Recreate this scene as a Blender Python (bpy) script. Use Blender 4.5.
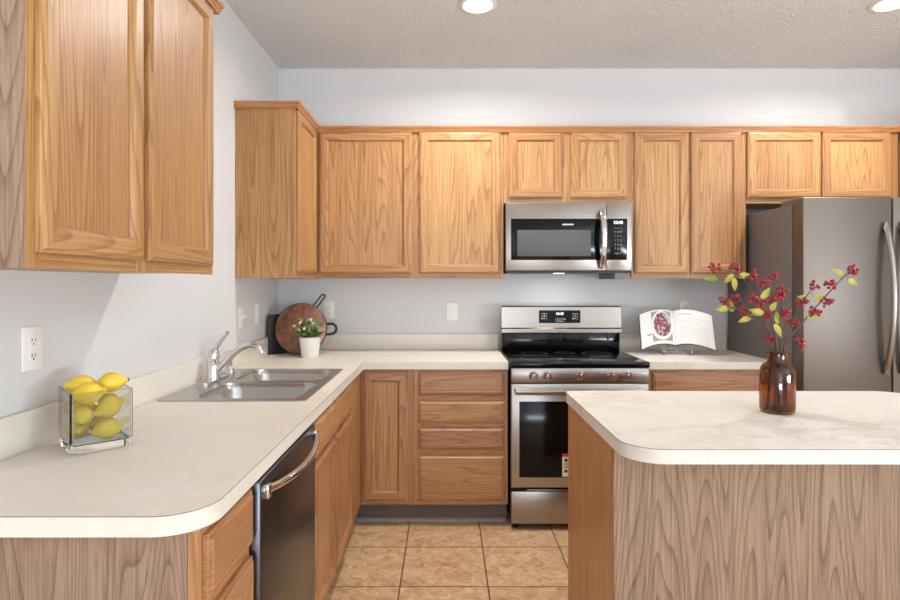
import bpy, bmesh, math, random
from mathutils import Vector, Matrix, Euler
random.seed(7)
R = math.radians
sc = bpy.context.scene
for o in list(bpy.data.objects):
    bpy.data.objects.remove(o)
C = sc.collection

# ------------------------------------------------------------------ camera, world, lights, exposure
FPX, VX, VY, EYE = 585.0, 446.0, 283.5, 1.35
cam_d = bpy.data.cameras.new('camera'); cam = bpy.data.objects.new('camera', cam_d); C.objects.link(cam)
cam.location = (0, 0, EYE); cam.rotation_euler = (R(90), 0, 0)
cam_d.sensor_width = 36.0; cam_d.lens = FPX / 900 * 36
cam_d.shift_x = (450 - VX) / 900; cam_d.shift_y = -(300 - VY) / 900
cam_d.clip_start = .05
sc.camera = cam

world = bpy.data.worlds.new('world'); sc.world = world; world.use_nodes = True
world.node_tree.nodes['Background'].inputs[0].default_value = (.80, .90, 1.0, 1)
world.node_tree.nodes['Background'].inputs[1].default_value = 1.0

sc.view_settings.view_transform = 'Standard'; sc.view_settings.look = 'None'
sc.view_settings.gamma = 1.0; sc.view_settings.use_curve_mapping = False
sc.view_settings.exposure = -0.40
sc.cycles.use_denoising = True
sc.cycles.max_bounces = 10; sc.cycles.diffuse_bounces = 6; sc.cycles.glossy_bounces = 5
sc.cycles.transmission_bounces = 10; sc.cycles.transparent_max_bounces = 10
sc.cycles.sample_clamp_indirect = 6.0

CAN_W, DAY_W = 27.0, 45.0
CAN_COL, DAY_COL = (1.0, .955, .90), (.76, .87, 1.0)
def area(name, loc, rot, sx, sy, power, col, shape='RECTANGLE'):
    d = bpy.data.lights.new(name, 'AREA'); d.shape = shape; d.size = sx; d.size_y = sy
    d.energy = power; d.color = col
    o = bpy.data.objects.new(name, d); C.objects.link(o); o.location = loc; o.rotation_euler = rot
    return o
area('patio_daylight', (0.2, -3.62, 1.35), (R(90), 0, 0), 2.0, 2.2, DAY_W, DAY_COL)
area('side_fill', (3.86, -1.2, 1.5), (R(90), 0, R(90)), 2.8, 1.9, 48, DAY_COL)  # added fill from the right, behind a made-up opening
# added up-facing fills outside the two openings, put in to brighten the ceiling
area('ceiling_fill_patio', (0.2, -3.72, .55), (R(162), 0, 0), 2.1, .7, 160, (.84,.92,1.0))
area('ceiling_fill_side', (3.92, -1.2, .85), (R(166), 0, R(90)), 2.6, .6, 470, (.84,.92,1.0))

# ------------------------------------------------------------------ helpers
def PX(px, y): return (px - VX) * y / FPX
def PZ(py, y): return EYE - (py - VY) * y / FPX

class MB:
    def __init__(s, M=None): s.bm = bmesh.new(); s.M = M or Matrix.Identity(4)
    def v(s, p): return s.bm.verts.new(s.M @ Vector(p))
    def face(s, vs, mat=0):
        try:
            f = s.bm.faces.new(vs); f.material_index = mat; return f
        except ValueError:
            return None
    def poly(s, pts, mat=0): return s.face([s.v(p) for p in pts], mat)
    def box(s, x0, x1, y0, y1, z0, z1, bev=0, mat=0, seg=2):
        vs = [s.v((x, y, z)) for x in (x0, x1) for y in (y0, y1) for z in (z0, z1)]
        fs = [s.face([vs[i] for i in q], mat) for q in ((0,1,3,2),(4,6,7,5),(0,4,5,1),(2,3,7,6),(0,2,6,4),(1,5,7,3))]
        if bev:
            es = {e for f in fs for e in f.edges}
            r = bmesh.ops.bevel(s.bm, geom=list(es), offset=bev, segments=seg, profile=.5, affect='EDGES')
            for f in r['faces']: f.material_index = mat
        return s
    def rings(s, rings, closed=True, cap0=True, cap1=True, mat=0):
        L = [[s.v(p) for p in r] for r in rings]; n = len(L[0])
        for a, b in zip(L, L[1:]):
            for i in range(n if closed else n - 1):
                s.face([a[i], a[(i+1) % n], b[(i+1) % n], b[i]], mat)
        if cap0: s.face(list(reversed(L[0])), mat)
        if cap1: s.face(L[-1], mat)
        return L
    def lathe(s, prof, c=(0,0,0), seg=32, mat=0, cap0=True, cap1=True, axis='Z'):
        rs = []
        for r, z in prof:
            ring = []
            for i in range(seg):
                a = 2*math.pi*i/seg; x, y = r*math.cos(a), r*math.sin(a)
                if axis == 'Z': p = (c[0]+x, c[1]+y, c[2]+z)
                elif axis == 'Y': p = (c[0]+x, c[1]+z, c[2]+y)
                else: p = (c[0]+z, c[1]+x, c[2]+y)
                ring.append(p)
            rs.append(ring)
        s.rings(rs, True, cap0, cap1, mat); return s
    def tube(s, pts, rad, seg=10, mat=0, closed=False, flat=1.0):
        pts = [Vector(p) for p in pts]; n = len(pts)
        rad = rad if isinstance(rad, (list, tuple)) else [rad]*n
        T = []
        for i in range(n):
            if closed: t = pts[(i+1) % n] - pts[i-1]
            else: t = pts[min(i+1, n-1)] - pts[max(i-1, 0)]
            T.append(t.normalized())
        up = Vector((0,0,1)) if abs(T[0].z) < .9 else Vector((0,1,0))
        nrm = (up - T[0]*up.dot(T[0])).normalized(); rs = []
        for i in range(n):
            nrm = (nrm - T[i]*nrm.dot(T[i])).normalized(); b = T[i].cross(nrm)
            rs.append([pts[i] + nrm*rad[i]*math.cos(2*math.pi*k/seg) + b*rad[i]*flat*math.sin(2*math.pi*k/seg) for k in range(seg)])
        if closed: rs.append(rs[0])
        s.rings(rs, True, not closed, not closed, mat); return s
    def prism(s, poly, z0, z1, mat=0, holes=()):
        def loop(P, z):
            vs = [s.v((x, y, z)) for x, y in P]
            return vs, [s.bm.edges.new((vs[i], vs[(i+1) % len(vs)])) for i in range(len(vs))]
        if not holes:
            a = [(x, y, z0) for x, y in poly]; b = [(x, y, z1) for x, y in poly]
            s.rings([a, b], mat=mat); return s
        sets = []
        for z in (z0, z1):
            Ls = [loop(P, z) for P in [poly] + list(holes)]
            r = bmesh.ops.triangle_fill(s.bm, use_beauty=True, use_dissolve=False, edges=[e for L in Ls for e in L[1]])
            for g in r['geom']:
                if isinstance(g, bmesh.types.BMFace): g.material_index = mat
            sets.append([L[0] for L in Ls])
        for a, b in zip(*sets):
            for i in range(len(a)): s.face([a[i], a[(i+1) % len(a)], b[(i+1) % len(a)], b[i]], mat)
        return s
    def sphere(s, c, r, seg=10, rings=7, mat=0, sc_=(1,1,1)):
        prof = [(r*math.sin(math.pi*i/rings), -r*math.cos(math.pi*i/rings)) for i in range(1, rings)]
        rs = [[(c[0]+p*math.cos(2*math.pi*k/seg)*sc_[0], c[1]+p*math.sin(2*math.pi*k/seg)*sc_[1], c[2]+z*sc_[2]) for k in range(seg)] for p, z in prof]
        L = s.rings(rs, True, False, False, mat)
        b = s.v((c[0], c[1], c[2]-r*sc_[2])); t = s.v((c[0], c[1], c[2]+r*sc_[2]))
        for i in range(seg):
            s.face([b, L[0][(i+1) % seg], L[0][i]], mat); s.face([t, L[-1][i], L[-1][(i+1) % seg]], mat)
        return s

ORI = {}
def obj(name, mb, mats, parent=None, local=False, smooth=38):
    bm = mb.bm
    if parent is not None and not local:
        bmesh.ops.translate(bm, verts=bm.verts, vec=-ORI[parent.name])
    bmesh.ops.recalc_face_normals(bm, faces=bm.faces)
    me = bpy.data.meshes.new(name); bm.to_mesh(me); bm.free()
    mats = mats if isinstance(mats, (list, tuple)) else [mats]
    for m in mats: me.materials.append(m)
    if smooth:
        for p in me.polygons: p.use_smooth = True
        me.set_sharp_from_angle(angle=R(smooth))
    o = bpy.data.objects.new(name, me); C.objects.link(o)
    if parent is not None:
        o.parent = parent; ORI[o.name] = ORI[parent.name]
    else: ORI[o.name] = Vector((0,0,0))
    return o
def tag(o, label=None, cat=None, group=None, kind=None):
    for k, v in (('label', label), ('category', cat), ('group', group), ('kind', kind)):
        if v: o[k] = v
    return o
def thing(name, label, cat, loc=(0,0,0), rot=(0,0,0), group=None):
    o = bpy.data.objects.new(name, None); C.objects.link(o); o.empty_display_size = .05
    o.location = loc; o.rotation_euler = rot; ORI[o.name] = Vector(loc)
    return tag(o, label, cat, group)
def single(name, mb, mat, label, cat, loc=(0,0,0), group=None, **k):
    """a thing that is one mesh, its origin at loc"""
    bmesh.ops.translate(mb.bm, verts=mb.bm.verts, vec=-Vector(loc))
    o = obj(name, mb, mat, **k); o.location = loc
    return tag(o, label, cat, group)
def struct(name, mb, mat, **k): return tag(obj(name, mb, mat, **k), kind='structure')
def rrect(x0, x1, y0, y1, r, n=6):
    r = r if isinstance(r, (list, tuple)) else [r]*4; P = []
    for (cx, cy, a0, q) in ((x0, y0, 180, r[0]), (x1, y0, 270, r[1]), (x1, y1, 0, r[2]), (x0, y1, 90, r[3])):
        sx = cx + (q if cx == x0 else -q); sy = cy + (q if cy == y0 else -q)
        if q == 0: P.append((cx, cy)); continue
        for i in range(n + 1):
            a = R(a0 + 90*i/n); P.append((sx + q*math.cos(a), sy + q*math.sin(a)))
    return P
def text(name, body, size, parent, loc, mat, rot=(R(90),0,0), align='CENTER', space=1.0, off=0.0):
    d = bpy.data.curves.new(name, 'FONT'); d.body = body; d.size = size; d.align_x = align; d.align_y = 'CENTER'
    d.space_line = space; d.offset = off; d.extrude = .0002
    d.materials.append(mat)
    f = bpy.data.objects.new('glyphs', d); C.objects.link(f)
    me = bpy.data.meshes.new_from_object(f.evaluated_get(bpy.context.evaluated_depsgraph_get()))
    bpy.data.objects.remove(f)
    o = bpy.data.objects.new(name, me); C.objects.link(o); o.parent = parent
    o.location = Vector(loc) - ORI[parent.name]; o.rotation_euler = rot
    return o

# ------------------------------------------------------------------ materials
def srgb(r, g, b):
    f = lambda c: c/12.92 if c <= .04045 else ((c+.055)/1.055)**2.4
    return (f(r/255), f(g/255), f(b/255), 1)
class NT:
    def __init__(s, name):
        s.m = bpy.data.materials.new(name); s.m.use_nodes = True; s.t = s.m.node_tree
        s.b = s.t.nodes['Principled BSDF']
    def n(s, t, **k):
        x = s.t.nodes.new(t)
        for a, v in k.items(): setattr(x, a, v)
        return x
    def l(s, a, b): s.t.links.new(a, b)
    def inp(s, node, i, v):
        if hasattr(v, 'is_output') or isinstance(v, bpy.types.NodeSocket): s.l(v, node.inputs[i])
        else: node.inputs[i].default_value = v
    def math(s, op, a, b=0.0, c=0.0):
        x = s.n('ShaderNodeMath', operation=op)
        for i, v in enumerate((a, b, c)): s.inp(x, i, v)
        return x.outputs[0]
    def mix(s, f, a, b, mode='MIX'):
        x = s.n('ShaderNodeMix', data_type='RGBA', blend_type=mode)
        s.inp(x, 0, f); s.inp(x, 6, a); s.inp(x, 7, b); return x.outputs[2]
    def ramp(s, f, stops):
        x = s.n('ShaderNodeValToRGB'); e = x.color_ramp.elements
        while len(e) < len(stops): e.new(.5)
        for q, (p, c) in zip(e, stops): q.position = p; q.color = c if len(c) == 4 else (*c, 1)
        s.l(f, x.inputs[0]); return x.outputs[0]
    def coord(s, scale=(1,1,1), rnd=True, kind='Object'):
        tc = s.n('ShaderNodeTexCoord'); out = tc.outputs[kind]
        if rnd:
            oi = s.n('ShaderNodeObjectInfo'); mu = s.n('ShaderNodeVectorMath', operation='SCALE')
            cx = s.n('ShaderNodeCombineXYZ'); s.l(oi.outputs['Random'], cx.inputs[0]); s.l(oi.outputs['Random'], cx.inputs[1]); s.l(oi.outputs['Random'], cx.inputs[2])
            s.l(cx.outputs[0], mu.inputs[0]); mu.inputs['Scale'].default_value = 37.0
            ad = s.n('ShaderNodeVectorMath', operation='ADD'); s.l(out, ad.inputs[0]); s.l(mu.outputs[0], ad.inputs[1]); out = ad.outputs[0]
        mp = s.n('ShaderNodeVectorMath', operation='MULTIPLY'); s.l(out, mp.inputs[0]); mp.inputs[1].default_value = scale
        return mp.outputs[0]
    def noise(s, vec, scale, detail=2, rough=.5, dist=0.0):
        x = s.n('ShaderNodeTexNoise'); s.l(vec, x.inputs['Vector']); x.inputs['Scale'].default_value = scale
        x.inputs['Detail'].default_value = detail; x.inputs['Roughness'].default_value = rough; x.inputs['Distortion'].default_value = dist
        return x.outputs['Fac']
    def bump(s, h, strength=.2, dist=.002):
        x = s.n('ShaderNodeBump'); x.inputs['Strength'].default_value = strength; x.inputs['Distance'].default_value = dist
        s.l(h, x.inputs['Height']); s.l(x.outputs[0], s.b.inputs['Normal'])
    def set(s, **k):
        for a, v in k.items():
            key = {'col': 'Base Color', 'rough': 'Roughness', 'metal': 'Metallic', 'trans': 'Transmission Weight', 'ior': 'IOR',
                   'spec': 'Specular IOR Level', 'coat': 'Coat Weight', 'coat_rough': 'Coat Roughness', 'emit': 'Emission Color', 'estr': 'Emission Strength', 'aniso': 'Anisotropic', 'sss': 'Subsurface Weight'}[a]
            s.inp(s.b, key, v)
        return s

def oak(name, axis, light, mid, dark, bands=28.0, rough=.36, contrast=1.0, var=.07):
    t = NT(name)
    def stretch(k): return {'X': (k,1,1), 'Y': (1,k,1), 'Z': (1,1,k)}[axis]
    v = t.coord(stretch(.055))
    n1 = t.noise(v, 6.5, 1.0, .4)
    wob = t.noise(t.coord(stretch(.25)), 30, 2, .6)
    saw = t.math('FRACT', t.math('ADD', t.math('MULTIPLY', n1, bands), t.math('MULTIPLY', wob, .25)))
    ring = t.math('MULTIPLY', t.math('POWER', t.math('SUBTRACT', 1.0, saw), 4.5), t.math('MINIMUM', t.math('MULTIPLY', saw, 14.0), 1.0))
    fine = t.noise(t.coord(stretch(.022)), 130, 3, .65)
    pore = t.noise(t.coord(stretch(.03)), 520, 2, .6)
    broad = t.noise(v, 7, 2, .5)
    f = t.math('ADD', t.math('MULTIPLY', ring, .42*contrast), t.math('ADD', t.math('MULTIPLY', t.math('SUBTRACT', fine, .5), .75*contrast), t.math('MULTIPLY', broad, .42)))
    col = t.ramp(f, [(.08, light), (.36, mid), (.95, dark)])
    pm = t.ramp(pore, [(.54, (0,0,0)), (.70, (1,1,1))])
    col = t.mix(t.math('MULTIPLY', pm, .30*contrast), col, dark)
    oi = t.n('ShaderNodeObjectInfo')
    hs = t.n('ShaderNodeHueSaturation'); t.l(col, hs.inputs['Color'])
    t.l(t.math('ADD', t.math('MULTIPLY', oi.outputs['Random'], var*2), 1.0 - var), hs.inputs['Value'])
    t.l(t.math('ADD', t.math('MULTIPLY', oi.outputs['Random'], .008), .496), hs.inputs['Hue'])
    t.set(col=hs.outputs[0], rough=rough, spec=.45)
    t.bump(t.math('SUBTRACT', fine, t.math('MULTIPLY', pm, .5)), .10, .001)
    return t.m
HON = (srgb(187,143,96), srgb(165,119,73), srgb(118,76,43))
BAS = (srgb(188,140,97), srgb(166,117,77), srgb(116,75,47))
DAYLIT = (srgb(162,134,112), srgb(144,115,94), srgb(98,73,57))  # oak veneer with the greying of cool daylight painted into its colour
oakZ, oakX, oakY = (oak('honey_oak_' + a, a, *HON, contrast=1.25) for a in 'ZXY')
oakP = oak('honey_oak_panel', 'Z', srgb(191,148,101), srgb(170,124,78), srgb(124,81,47), bands=30, contrast=1.3)
basZ, basX, basY = (oak('base_oak_' + a, a, *BAS, contrast=1.15) for a in 'ZXY')
basP = oak('base_oak_panel', 'Z', srgb(196,148,102), srgb(174,124,80), srgb(124,80,48), bands=24, contrast=1.25)
daylitZ = oak('daylit_oak', 'Z', *DAYLIT, bands=38, rough=.5, contrast=1.6, var=.03)
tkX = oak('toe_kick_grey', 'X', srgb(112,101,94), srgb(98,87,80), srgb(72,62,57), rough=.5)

def plain(name, col, rough=.5, **k): return NT(name).set(col=col, rough=rough, **k).m
def wall_mat(name, col):
    t = NT(name); t.set(col=col, rough=.85, spec=.2)
    t.bump(t.noise(t.coord(rnd=False), 180, 3, .6), .08, .002); return t.m
wallM = wall_mat('wall_paint', srgb(212,212,212))
def ceil_mat():
    t = NT('popcorn_ceiling'); v = t.coord(rnd=False)
    n = t.noise(v, 62, 3, .65); m = t.noise(v, 2.2, 2)
    t.set(col=t.mix(m, srgb(236,236,235), srgb(243,243,242)), rough=.95, spec=.1)
    t.bump(t.ramp(n, [(.4, (0,0,0)), (.7, (1,1,1))]), .8, .016); return t.m
ceilM = ceil_mat()
def tile_mat():
    t = NT('beige_floor_tile'); S = .392
    tc = t.n('ShaderNodeTexCoord'); sp = t.n('ShaderNodeSeparateXYZ'); t.l(tc.outputs['Object'], sp.inputs[0])
    ids = []; ds = []
    for i, off in ((0, -.205), (1, 2.997)):
        u = t.math('DIVIDE', t.math('SUBTRACT', sp.outputs[i], off), S)
        ids.append(t.math('FLOOR', u)); ds.append(t.math('ABSOLUTE', t.math('SUBTRACT', t.math('FRACT', u), .5)))
    g = t.math('GREATER_THAN', t.math('MAXIMUM', *ds), .5 - .0033/S)
    cx = t.n('ShaderNodeCombineXYZ'); t.l(ids[0], cx.inputs[0]); t.l(ids[1], cx.inputs[1])
    wn = t.n('ShaderNodeTexWhiteNoise'); t.l(cx.outputs[0], wn.inputs['Vector'])
    ad = t.n('ShaderNodeVectorMath', operation='ADD'); t.l(tc.outputs['Object'], ad.inputs[0])
    sc_ = t.n('ShaderNodeVectorMath', operation='SCALE'); t.l(wn.outputs['Color'], sc_.inputs[0]); sc_.inputs['Scale'].default_value = 20; t.l(sc_.outputs[0], ad.inputs[1])
    n1 = t.noise(ad.outputs[0], 16, 6, .7, .8); n2 = t.noise(ad.outputs[0], 60, 4, .65)
    f = t.math('ADD', t.math('MULTIPLY', n1, .75), t.math('MULTIPLY', n2, .25))
    col = t.ramp(f, [(.36, srgb(172,134,98)), (.47, srgb(202,167,128)), (.57, srgb(217,186,150)), (.66, srgb(232,207,176))])
    col = t.mix(t.math('MULTIPLY', wn.outputs['Value'], .12), col, srgb(170,130,92))
    t.set(col=t.mix(g, col, srgb(104,78,58)), rough=.48, spec=.4)
    t.bump(t.math('SUBTRACT', t.math('MULTIPLY', n2, .15), g), .3, .002); return t.m
tileM = tile_mat()
def lam_mat(name, base, vein, veins=.5, scale=3.0):
    t = NT(name); v = t.coord((1, 1.3, 1), rnd=False)
    n1 = t.noise(v, scale, 5, .6, 1.4); n2 = t.noise(v, scale*2.7, 5, .6, .8); n3 = t.noise(v, 1.3, 2, .5)
    a = t.ramp(n1, [(.44, (0,0,0)), (.50, (1,1,1)), (.56, (0,0,0))])
    f = t.math('MULTIPLY', t.math('MULTIPLY', a, t.ramp(n3, [(.42, (0,0,0)), (.62, (1,1,1))])), veins)
    col = t.mix(t.ramp(n2, [(.3, (0,0,0)), (.75, (1,1,1))]), base, srgb(224,216,202))
    t.set(col=t.mix(f, col, vein), rough=.42, spec=.45); return t.m
lamM = lam_mat('cream_laminate', srgb(229,224,215), srgb(206,192,174), .25)
islM = lam_mat('cream_laminate_veined', srgb(228,224,217), srgb(160,144,128), .32, 3.4)
seamM = plain('laminate_seam', srgb(120,98,78), .6)

def steel(name, col, rough, axis=0, amt=.25):
    t = NT(name); s = [260, 260, 260]; s[axis] = 3
    n = t.noise(t.coord(tuple(s)), 1, 2)
    t.set(col=col, metal=1.0, rough=t.math('ADD', t.math('MULTIPLY', n, .14), rough - .07))
    t.bump(n, amt*.2, .0005); return t.m
steelM = steel('brushed_steel', srgb(160,152,145), .30)
steelV = steel('brushed_steel_vertical', srgb(170,164,158), .32, 2)
slateM = steel('slate_steel', srgb(126,117,110), .48, 2)
slateH = steel('handle_steel', srgb(158,150,144), .32, 2)
slateS = plain('slate_side', srgb(118,112,110), .5, metal=.35)
dwM = steel('dark_steel', srgb(106,108,114), .30, 1)
sinkM = steel('sink_steel', srgb(184,182,180), .30, 1)
chrome = plain('chrome', srgb(225,225,228), .08, metal=1.0)
knobM = plain('knob_steel', srgb(200,194,190), .22, metal=1.0)
blackG = plain('black_glass', srgb(10,10,11), .12, spec=.25)
blackP = plain('black_plastic', srgb(22,22,23), .4)
winG = NT('microwave_window').set(col=srgb(88,88,90), rough=.5, spec=.3).m
darkM = plain('dark_recess', srgb(20,18,17), .8)
whiteP = plain('white_plastic', srgb(236,233,228), .35)
whiteC = plain('white_ceramic', srgb(236,234,230), .4)
slotM = plain('socket_slot', srgb(60,56,54), .6)
inkM = plain('white_ink', srgb(215,218,222), .6)
dimM = plain('grey_ink', srgb(150,152,156), .6)
dispM = NT('lit_display').set(col=srgb(200,225,235), emit=srgb(215,235,245), estr=1.2, rough=.5).m
glowM = NT('lamp_glow').set(col=(1,1,1,1), emit=(1,.95,.88,1), estr=6.0).m
lensM = NT('hood_lamp_glow').set(col=(1,1,1,1), emit=(1,.97,.93,1), estr=4.0).m
def glass(name, col, rough=0.0, ior=1.48): return NT(name).set(col=col, rough=rough, trans=1.0, ior=ior).m
clearG = glass('clear_glass', srgb(246,250,248))
amberG = glass('amber_glass', srgb(186,130,64))
acryl = glass('clear_acrylic', srgb(240,242,242))
def lemon_mat():
    t = NT('lemon_peel'); v = t.coord()
    n = t.noise(v, 9, 2); p = t.noise(v, 190, 1)
    t.set(col=t.mix(n, srgb(226,190,44), srgb(238,212,86)), rough=.42, spec=.4, sss=.0)
    t.bump(p, .25, .002); return t.m
lemonM = lemon_mat()
stemG = plain('green_stem', srgb(98,112,40), .6)
berryM = plain('red_berry', srgb(150,20,38), .25)
twigM = plain('brown_twig', srgb(82,62,52), .7)
def leaf_mat(name, a, b):
    t = NT(name); t.set(col=t.mix(t.ramp(t.noise(t.coord(), 28, 2), [(.35,(0,0,0)),(.65,(1,1,1))]), a, b), rough=.55); return t.m
yleaf = leaf_mat('yellow_green_leaf', srgb(122,132,36), srgb(182,168,64))
gleaf = leaf_mat('green_leaf', srgb(86,118,66), srgb(134,160,104))
wleaf = leaf_mat('pale_leaf', srgb(176,192,146), srgb(222,226,200))
def board_mat():
    t = NT('acacia_board'); v = t.coord((1, .12, 1), rnd=False)
    tc = t.n('ShaderNodeTexCoord'); sp = t.n('ShaderNodeSeparateXYZ'); t.l(tc.outputs['Object'], sp.inputs[0])
    st = t.math('FLOOR', t.math('MULTIPLY', t.math('ADD', sp.outputs[0], t.math('MULTIPLY', sp.outputs[2], -.8)), 10)); wn = t.n('ShaderNodeTexWhiteNoise', noise_dimensions='1D'); t.l(st, wn.inputs['W'])
    f = t.math('ADD', t.math('MULTIPLY', wn.outputs['Value'], .6), t.math('MULTIPLY', t.noise(v, 26, 3), .6))
    t.set(col=t.ramp(f, [(.25, srgb(104,66,50)), (.5, srgb(156,108,82)), (.8, srgb(200,152,124))]), rough=.45); return t.m
boardM = board_mat()
ironM = plain('cast_iron', srgb(28,28,29), .5)
boardK = plain('black_board', srgb(36,37,40), .55)
pageM = plain('book_page', srgb(226,225,222), .7)
pageE = plain('page_edges', srgb(226,223,216), .8)
coverM = plain('book_cover', srgb(70,68,70), .6)
def food_mat():
    t = NT('printed_berries'); v = t.coord(rnd=False); x = t.n('ShaderNodeTexVoronoi'); t.l(v, x.inputs['Vector']); x.inputs['Scale'].default_value = 75
    sp = t.n('ShaderNodeSeparateColor'); t.l(x.outputs['Color'], sp.inputs[0])
    t.set(col=t.ramp(sp.outputs[0], [(.0, srgb(84,44,50)), (.3, srgb(150,76,80)), (.5, srgb(112,80,86)), (.7, srgb(208,188,188)), (1.0, srgb(76,56,64))]), rough=.7); return t.m
foodM = food_mat()
greyPr = plain('printed_grey', srgb(148,146,150), .7)
paleInk = plain('faint_print', srgb(186,184,180), .8)
redPr = plain('printed_red', srgb(190,60,44), .6)
vinylM = plain('grey_vinyl', srgb(150,142,136), .5)
baffM = plain('white_trim_ring', srgb(226,224,220), .5)

# ------------------------------------------------------------------ room shell
WL, WB, CE, WR, WF = -1.109, 3.87, 2.772, 3.75, -3.5
struct('floor', MB().box(WL-.1, WR+.1, WF-.1, WB+.1, -.1, 0), tileM)
struct('ceiling', MB().box(WL-.1, WR+.1, WF-.1, WB+.1, CE, CE+.1), ceilM)
struct('wall_left', MB().box(WL-.1, WL, WF, WB, 0, CE), wallM)
struct('wall_back', MB().box(WL-.1, WR+.1, WB, WB+.1, 0, CE), wallM)
m = MB()
for q in ((WF, -2.6, 0, CE), (.2, WB, 0, CE), (-2.6, .2, 2.45, CE), (-2.6, .2, 0, .55)): m.box(WR, WR+.1, q[0], q[1], q[2], q[3])
struct('wall_right', m, wallM)
m = MB()
for q in ((WL-.1, -.9, 0, CE), (1.3, WR+.1, 0, CE), (-.9, 1.3, 2.45, CE), (-.9, 1.3, 0, .2)): m.box(q[0], q[1], WF-.1, WF, q[2], q[3])
struct('wall_front', m, wallM)
struct('window_1', MB().box(-.9, -.84, WF-.08, WF-.02, .2, 2.45).box(1.24, 1.3, WF-.08, WF-.02, .2, 2.45).box(.17, .23, WF-.08, WF-.02, .2, 2.45)
       .box(-.9, 1.3, WF-.08, WF-.02, .2, .26).box(-.9, 1.3, WF-.08, WF-.02, 2.39, 2.45), whiteP)
struct('added_window', MB().box(WR+.02, WR+.08, -2.6, -2.54, .55, 2.45).box(WR+.02, WR+.08, .14, .2, .55, 2.45).box(WR+.02, WR+.08, -1.23, -1.17, .55, 2.45)
       .box(WR+.02, WR+.08, -2.6, .2, .55, .61).box(WR+.02, WR+.08, -2.6, .2, 2.39, 2.45), whiteP)  # unseen frame, added on the right wall for the side fill

# ------------------------------------------------------------------ ceiling cans
def can_light(x, y, label):
    t = thing('recessed_ceiling_light', label, 'ceiling light', (x, y, CE), group='recessed ceiling lights')
    m = MB(); m.lathe([(.098, 0), (.098, -.004), (.092, -.008), (.078, -.009), (.074, -.004), (.074, 0)], (x, y, CE), 40, cap0=False, cap1=False)
    obj('trim_ring', m, baffM, t)
    m = MB(); m.lathe([(.0735, -.0045), (.0735, -.0035)], (x, y, CE), 40); obj('diffuser', m, glowM, t)
    a = area('can_lamp', (x, y, CE - .012), (0, 0, 0), .14, .14, CAN_W, CAN_COL, 'DISK'); a.data.spread = R(165)
    a.parent = t; a.location = (0, 0, -.012)
can_light(.163, 2.983, 'round recessed ceiling light over the floor left of the range')
can_light(2.26, 2.965, 'round recessed ceiling light in front of the refrigerator cabinets')

# ------------------------------------------------------------------ cabinetry builders
Xv, Yv, Zv = Vector((1,0,0)), Vector((0,1,0)), Vector((0,0,1))
class Face:
    """a cabinet face: U across, Z up, W outward; O = point on the frame's face plane at u=0, z=0"""
    def __init__(s, O, U, W, kind='upper'):
        s.O, s.U, s.W = Vector(O), U, W
        ax = 'X' if abs(U.x) > .5 else 'Y'
        up = kind == 'upper'
        s.st = oakZ if up else basZ; s.pan = oakP if up else basP
        s.rl = {'X': oakX if up else basX, 'Y': oakY if up else basY}[ax]
    def p(s, u, z, w): return s.O + s.U*u + Zv*z + s.W*w
    def slab(s, mb, u0, u1, z0, z1, w0, w1, mat=0, bev=.0015):
        a, b = s.p(u0, z0, w0), s.p(u1, z1, w1)
        mb.box(min(a.x,b.x), max(a.x,b.x), min(a.y,b.y), max(a.y,b.y), min(a.z,b.z), max(a.z,b.z), bev, mat, 1)
    def door(s, parent, u0, u1, z0, z1, fw=.056, name='door'):
        m = MB()
        def ring(o, w): return [s.p(u0+o, z0+o, w), s.p(u1-o, z0+o, w), s.p(u1-o, z1-o, w), s.p(u0+o, z1-o, w)]
        prof = [(0, .001), (0, .011), (.0015, .0135), (.007, .0150), (.009, .0180), (.012, .0190), (fw-.012, .0190), (fw-.008, .0178), (fw-.004, .0125), (fw, .0085), (fw, .004)]
        L = [[m.v(q) for q in ring(*pr)] for pr in prof]
        for a, b in zip(L, L[1:]):
            for i in range(4): m.face([a[i], a[(i+1) % 4], b[(i+1) % 4], b[i]], 1 if i in (0, 2) else 0)
        m.face(L[0], 0)
        d = obj(name, m, [s.st, s.rl], parent, smooth=0)
        m = MB(); o = fw - .003
        s.slab(m, u0+o, u1-o, z0+o, z1-o, .002, .0072, bev=0)
        obj('door_panel', m, s.pan, d, smooth=0)
        return d
    def drawer(s, parent, u0, u1, z0, z1, name='drawer'):
        m = MB()
        def ring(o, w): return [s.p(u0+o, z0+o, w), s.p(u1-o, z0+o, w), s.p(u1-o, z1-o, w), s.p(u0+o, z1-o, w)]
        L = [[m.v(q) for q in ring(*pr)] for pr in [(0, .001), (0, .010), (.002, .0125), (.010, .0145), (.013, .0180), (.017, .0190)]]
        for a, b in zip(L, L[1:]):
            for i in range(4): m.face([a[i], a[(i+1) % 4], b[(i+1) % 4], b[i]])
        m.face(L[0]); m.face(L[-1])
        return obj(name, m, s.rl, parent, smooth=0)
    def frame(s, parent, u0, u1, z0, z1, stiles, rails, fill=True):
        """stiles/rails: lists of (a, b); a face frame 19 mm thick behind the face plane"""
        m = MB()
        for a, b in rails: s.slab(m, u0+.004, u1-.004, a+.0006, b-.0006, -.0185, -.0003, 1, 0)
        for a, b in stiles: s.slab(m, a, b, z0, z1, -.019, 0, 0, .001)
        return obj('face_frame', m, [s.st, s.rl], parent, smooth=0)

FB = WB - .305          # face plane of the back wall cabinets
XU = -.794              # face plane of the left wall cabinets
ZB, ZT = 1.380, 2.278
def wx(px): return PX(px, FB)           # on the frame plane
def dx(px): return PX(px, FB - .018)    # on the door faces

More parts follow.
